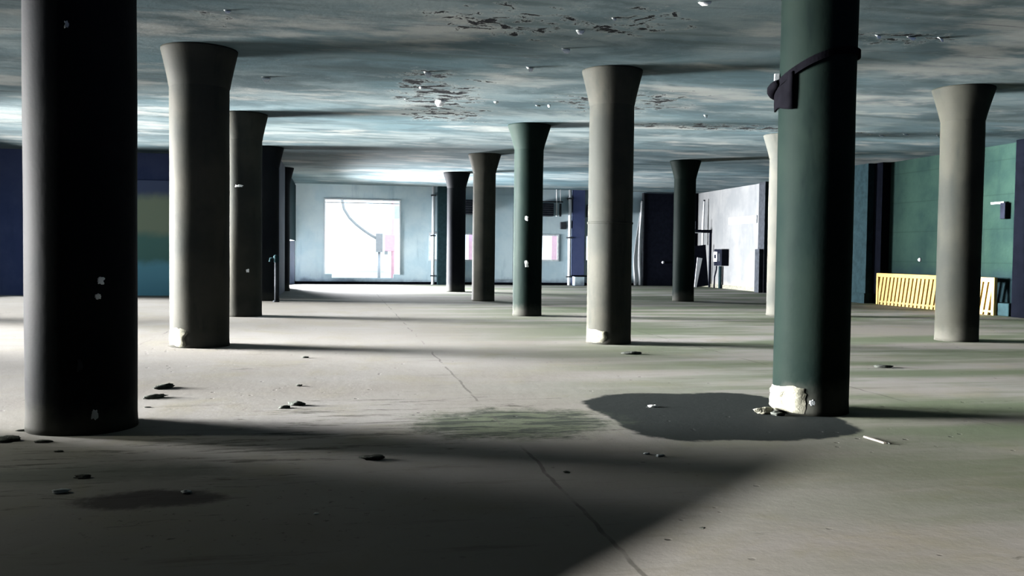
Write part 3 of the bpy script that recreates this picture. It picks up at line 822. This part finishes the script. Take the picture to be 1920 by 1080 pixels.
# red awning seen in the small windows
for px, v_, lab in ((880, 50, 'red panel outside the small window by the dark far column'), (1036, 50, 'red panel outside the small window right of the middle column')):
    a, b = on_v(px-1, 432, v_), on_v(px+7, 520, v_)
    t = thing('red_panel', lab, 'panel', ((a.x+b.x)/2, v_, -.2))
    w = (b.x-a.x)/2
    MB().box(-w, w, -.04, .04, .5, 2.9).build('board', M['red'], t)
    for sx in (-w+.04, w-.04): MB().box(sx-.03, sx+.03, .04, .1, 0, 2.9).build('post', M['steel'], t)

# ------------------------------------------------------------------ light
w = bpy.data.worlds.new('sky'); S.world = w; w.use_nodes = True
bg = w.node_tree.nodes['Background']; bg.inputs[0].default_value = (.72,.88,1,1); bg.inputs[1].default_value = 3.2
def area(name, loc, size, power, aim, col=(1,1,1), spread=180, portal=False):
    l = bpy.data.lights.new(name, 'AREA'); l.shape = 'RECTANGLE'; l.size, l.size_y = size; l.energy = power; l.color = col
    l.spread = math.radians(spread)
    if portal: l.cycles.is_portal = True
    o = bpy.data.objects.new(name, l); C.objects.link(o); o.location = loc
    d = Vector(aim).normalized(); o.rotation_euler = d.to_track_quat('-Z', 'Y').to_euler()
    return o
POW = [2700, 4500, 11000]
UP = [-.06, -.07, .035]
SLOPE = [.30, .33, .34]
for (a, b), pw, up, sl_ in zip(BAYS, POW, UP, SLOPE):
    area('bay_daylight', (UL-.9, (a+b)/2+.4, 2.1), (b-a+.6, 4.0), pw, (1, -sl_, up), (1,.98,.95), 34)
    area('bay_portal', (UL-.32, (a+b)/2, 2.1), (b-a, 4.2), 1, (1,0,0), portal=True)
area('passage_daylight', (UI-.9, 39.3, 1.0), (4.6, 1.8), 16000, (1, -.6, -.03), (.98,.98,1.0), 100)
area('passage_portal', (UI-.22, 39.35, .95), (4.7, 1.9), 1, (1,0,0), portal=True)
area('fill_pane_portal', (9.3, -1.42, 3.5), (13.4, 1.6), 1, (0,1,0), portal=True)
area('opening_portal', ((BIG[0]+BIG[1])/2, VB+.32, 2.1), (BIG[1]-BIG[0], 3.6), 1, (0,-1,0), portal=True)
sl = bpy.data.lights.new('patch_spot', 'SPOT'); sl.energy = 72000; sl.spot_size = math.radians(30); sl.spot_blend = .1; sl.shadow_soft_size = .16; sl.color = (1,.95,.88)  # unseen spot added to lay the pale patch at front right
o = bpy.data.objects.new('patch_spot', sl); C.objects.link(o); o.location = (-9.1, -6.0, 4.2)
o.rotation_euler = (Vector((3.4, 4.5, 0))-Vector(o.location)).to_track_quat('-Z', 'Y').to_euler()

pl = bpy.data.lights.new('front_left_fill', 'POINT'); pl.energy = 210; pl.shadow_soft_size = .06; pl.color = (1,1,.85)  # added fill without a fixture, lifts the front left floor
o = bpy.data.objects.new('front_left_fill', pl); C.objects.link(o); o.location = (-4.5, 7.85, 1.7)
# ------------------------------------------------------------------ camera
cd = bpy.data.cameras.new('camera'); cam = bpy.data.objects.new('camera', cd); C.objects.link(cam); S.camera = cam
cd.sensor_fit = 'HORIZONTAL'; cd.sensor_width = 36; cd.lens = 36*F/1920; cd.clip_start = .05; cd.clip_end = 500
cy, sy, cp, sp = math.cos(YAW), math.sin(YAW), math.cos(PITCH), math.sin(PITCH)
R = Vector((cy, -sy, 0)); Fw = Vector((sy*cp, cy*cp, sp)); U = R.cross(Fw)
cr, sr = math.cos(ROLL), math.sin(ROLL)
R2 = R*cr + U*sr; U2 = U*cr - R*sr
mt = Matrix((R2, U2, -Fw)).transposed().to_4x4(); mt.translation = EYEV
cam.matrix_world = mt

vs = S.view_settings
vs.view_transform = 'Standard'; vs.look = 'None'; vs.gamma = 1; vs.use_curve_mapping = False; vs.exposure = 0
S.display_settings.display_device = 'sRGB'
S.cycles.max_bounces = 10; S.cycles.diffuse_bounces = 6; S.cycles.use_denoising = True
S.cycles.sample_clamp_indirect = 8
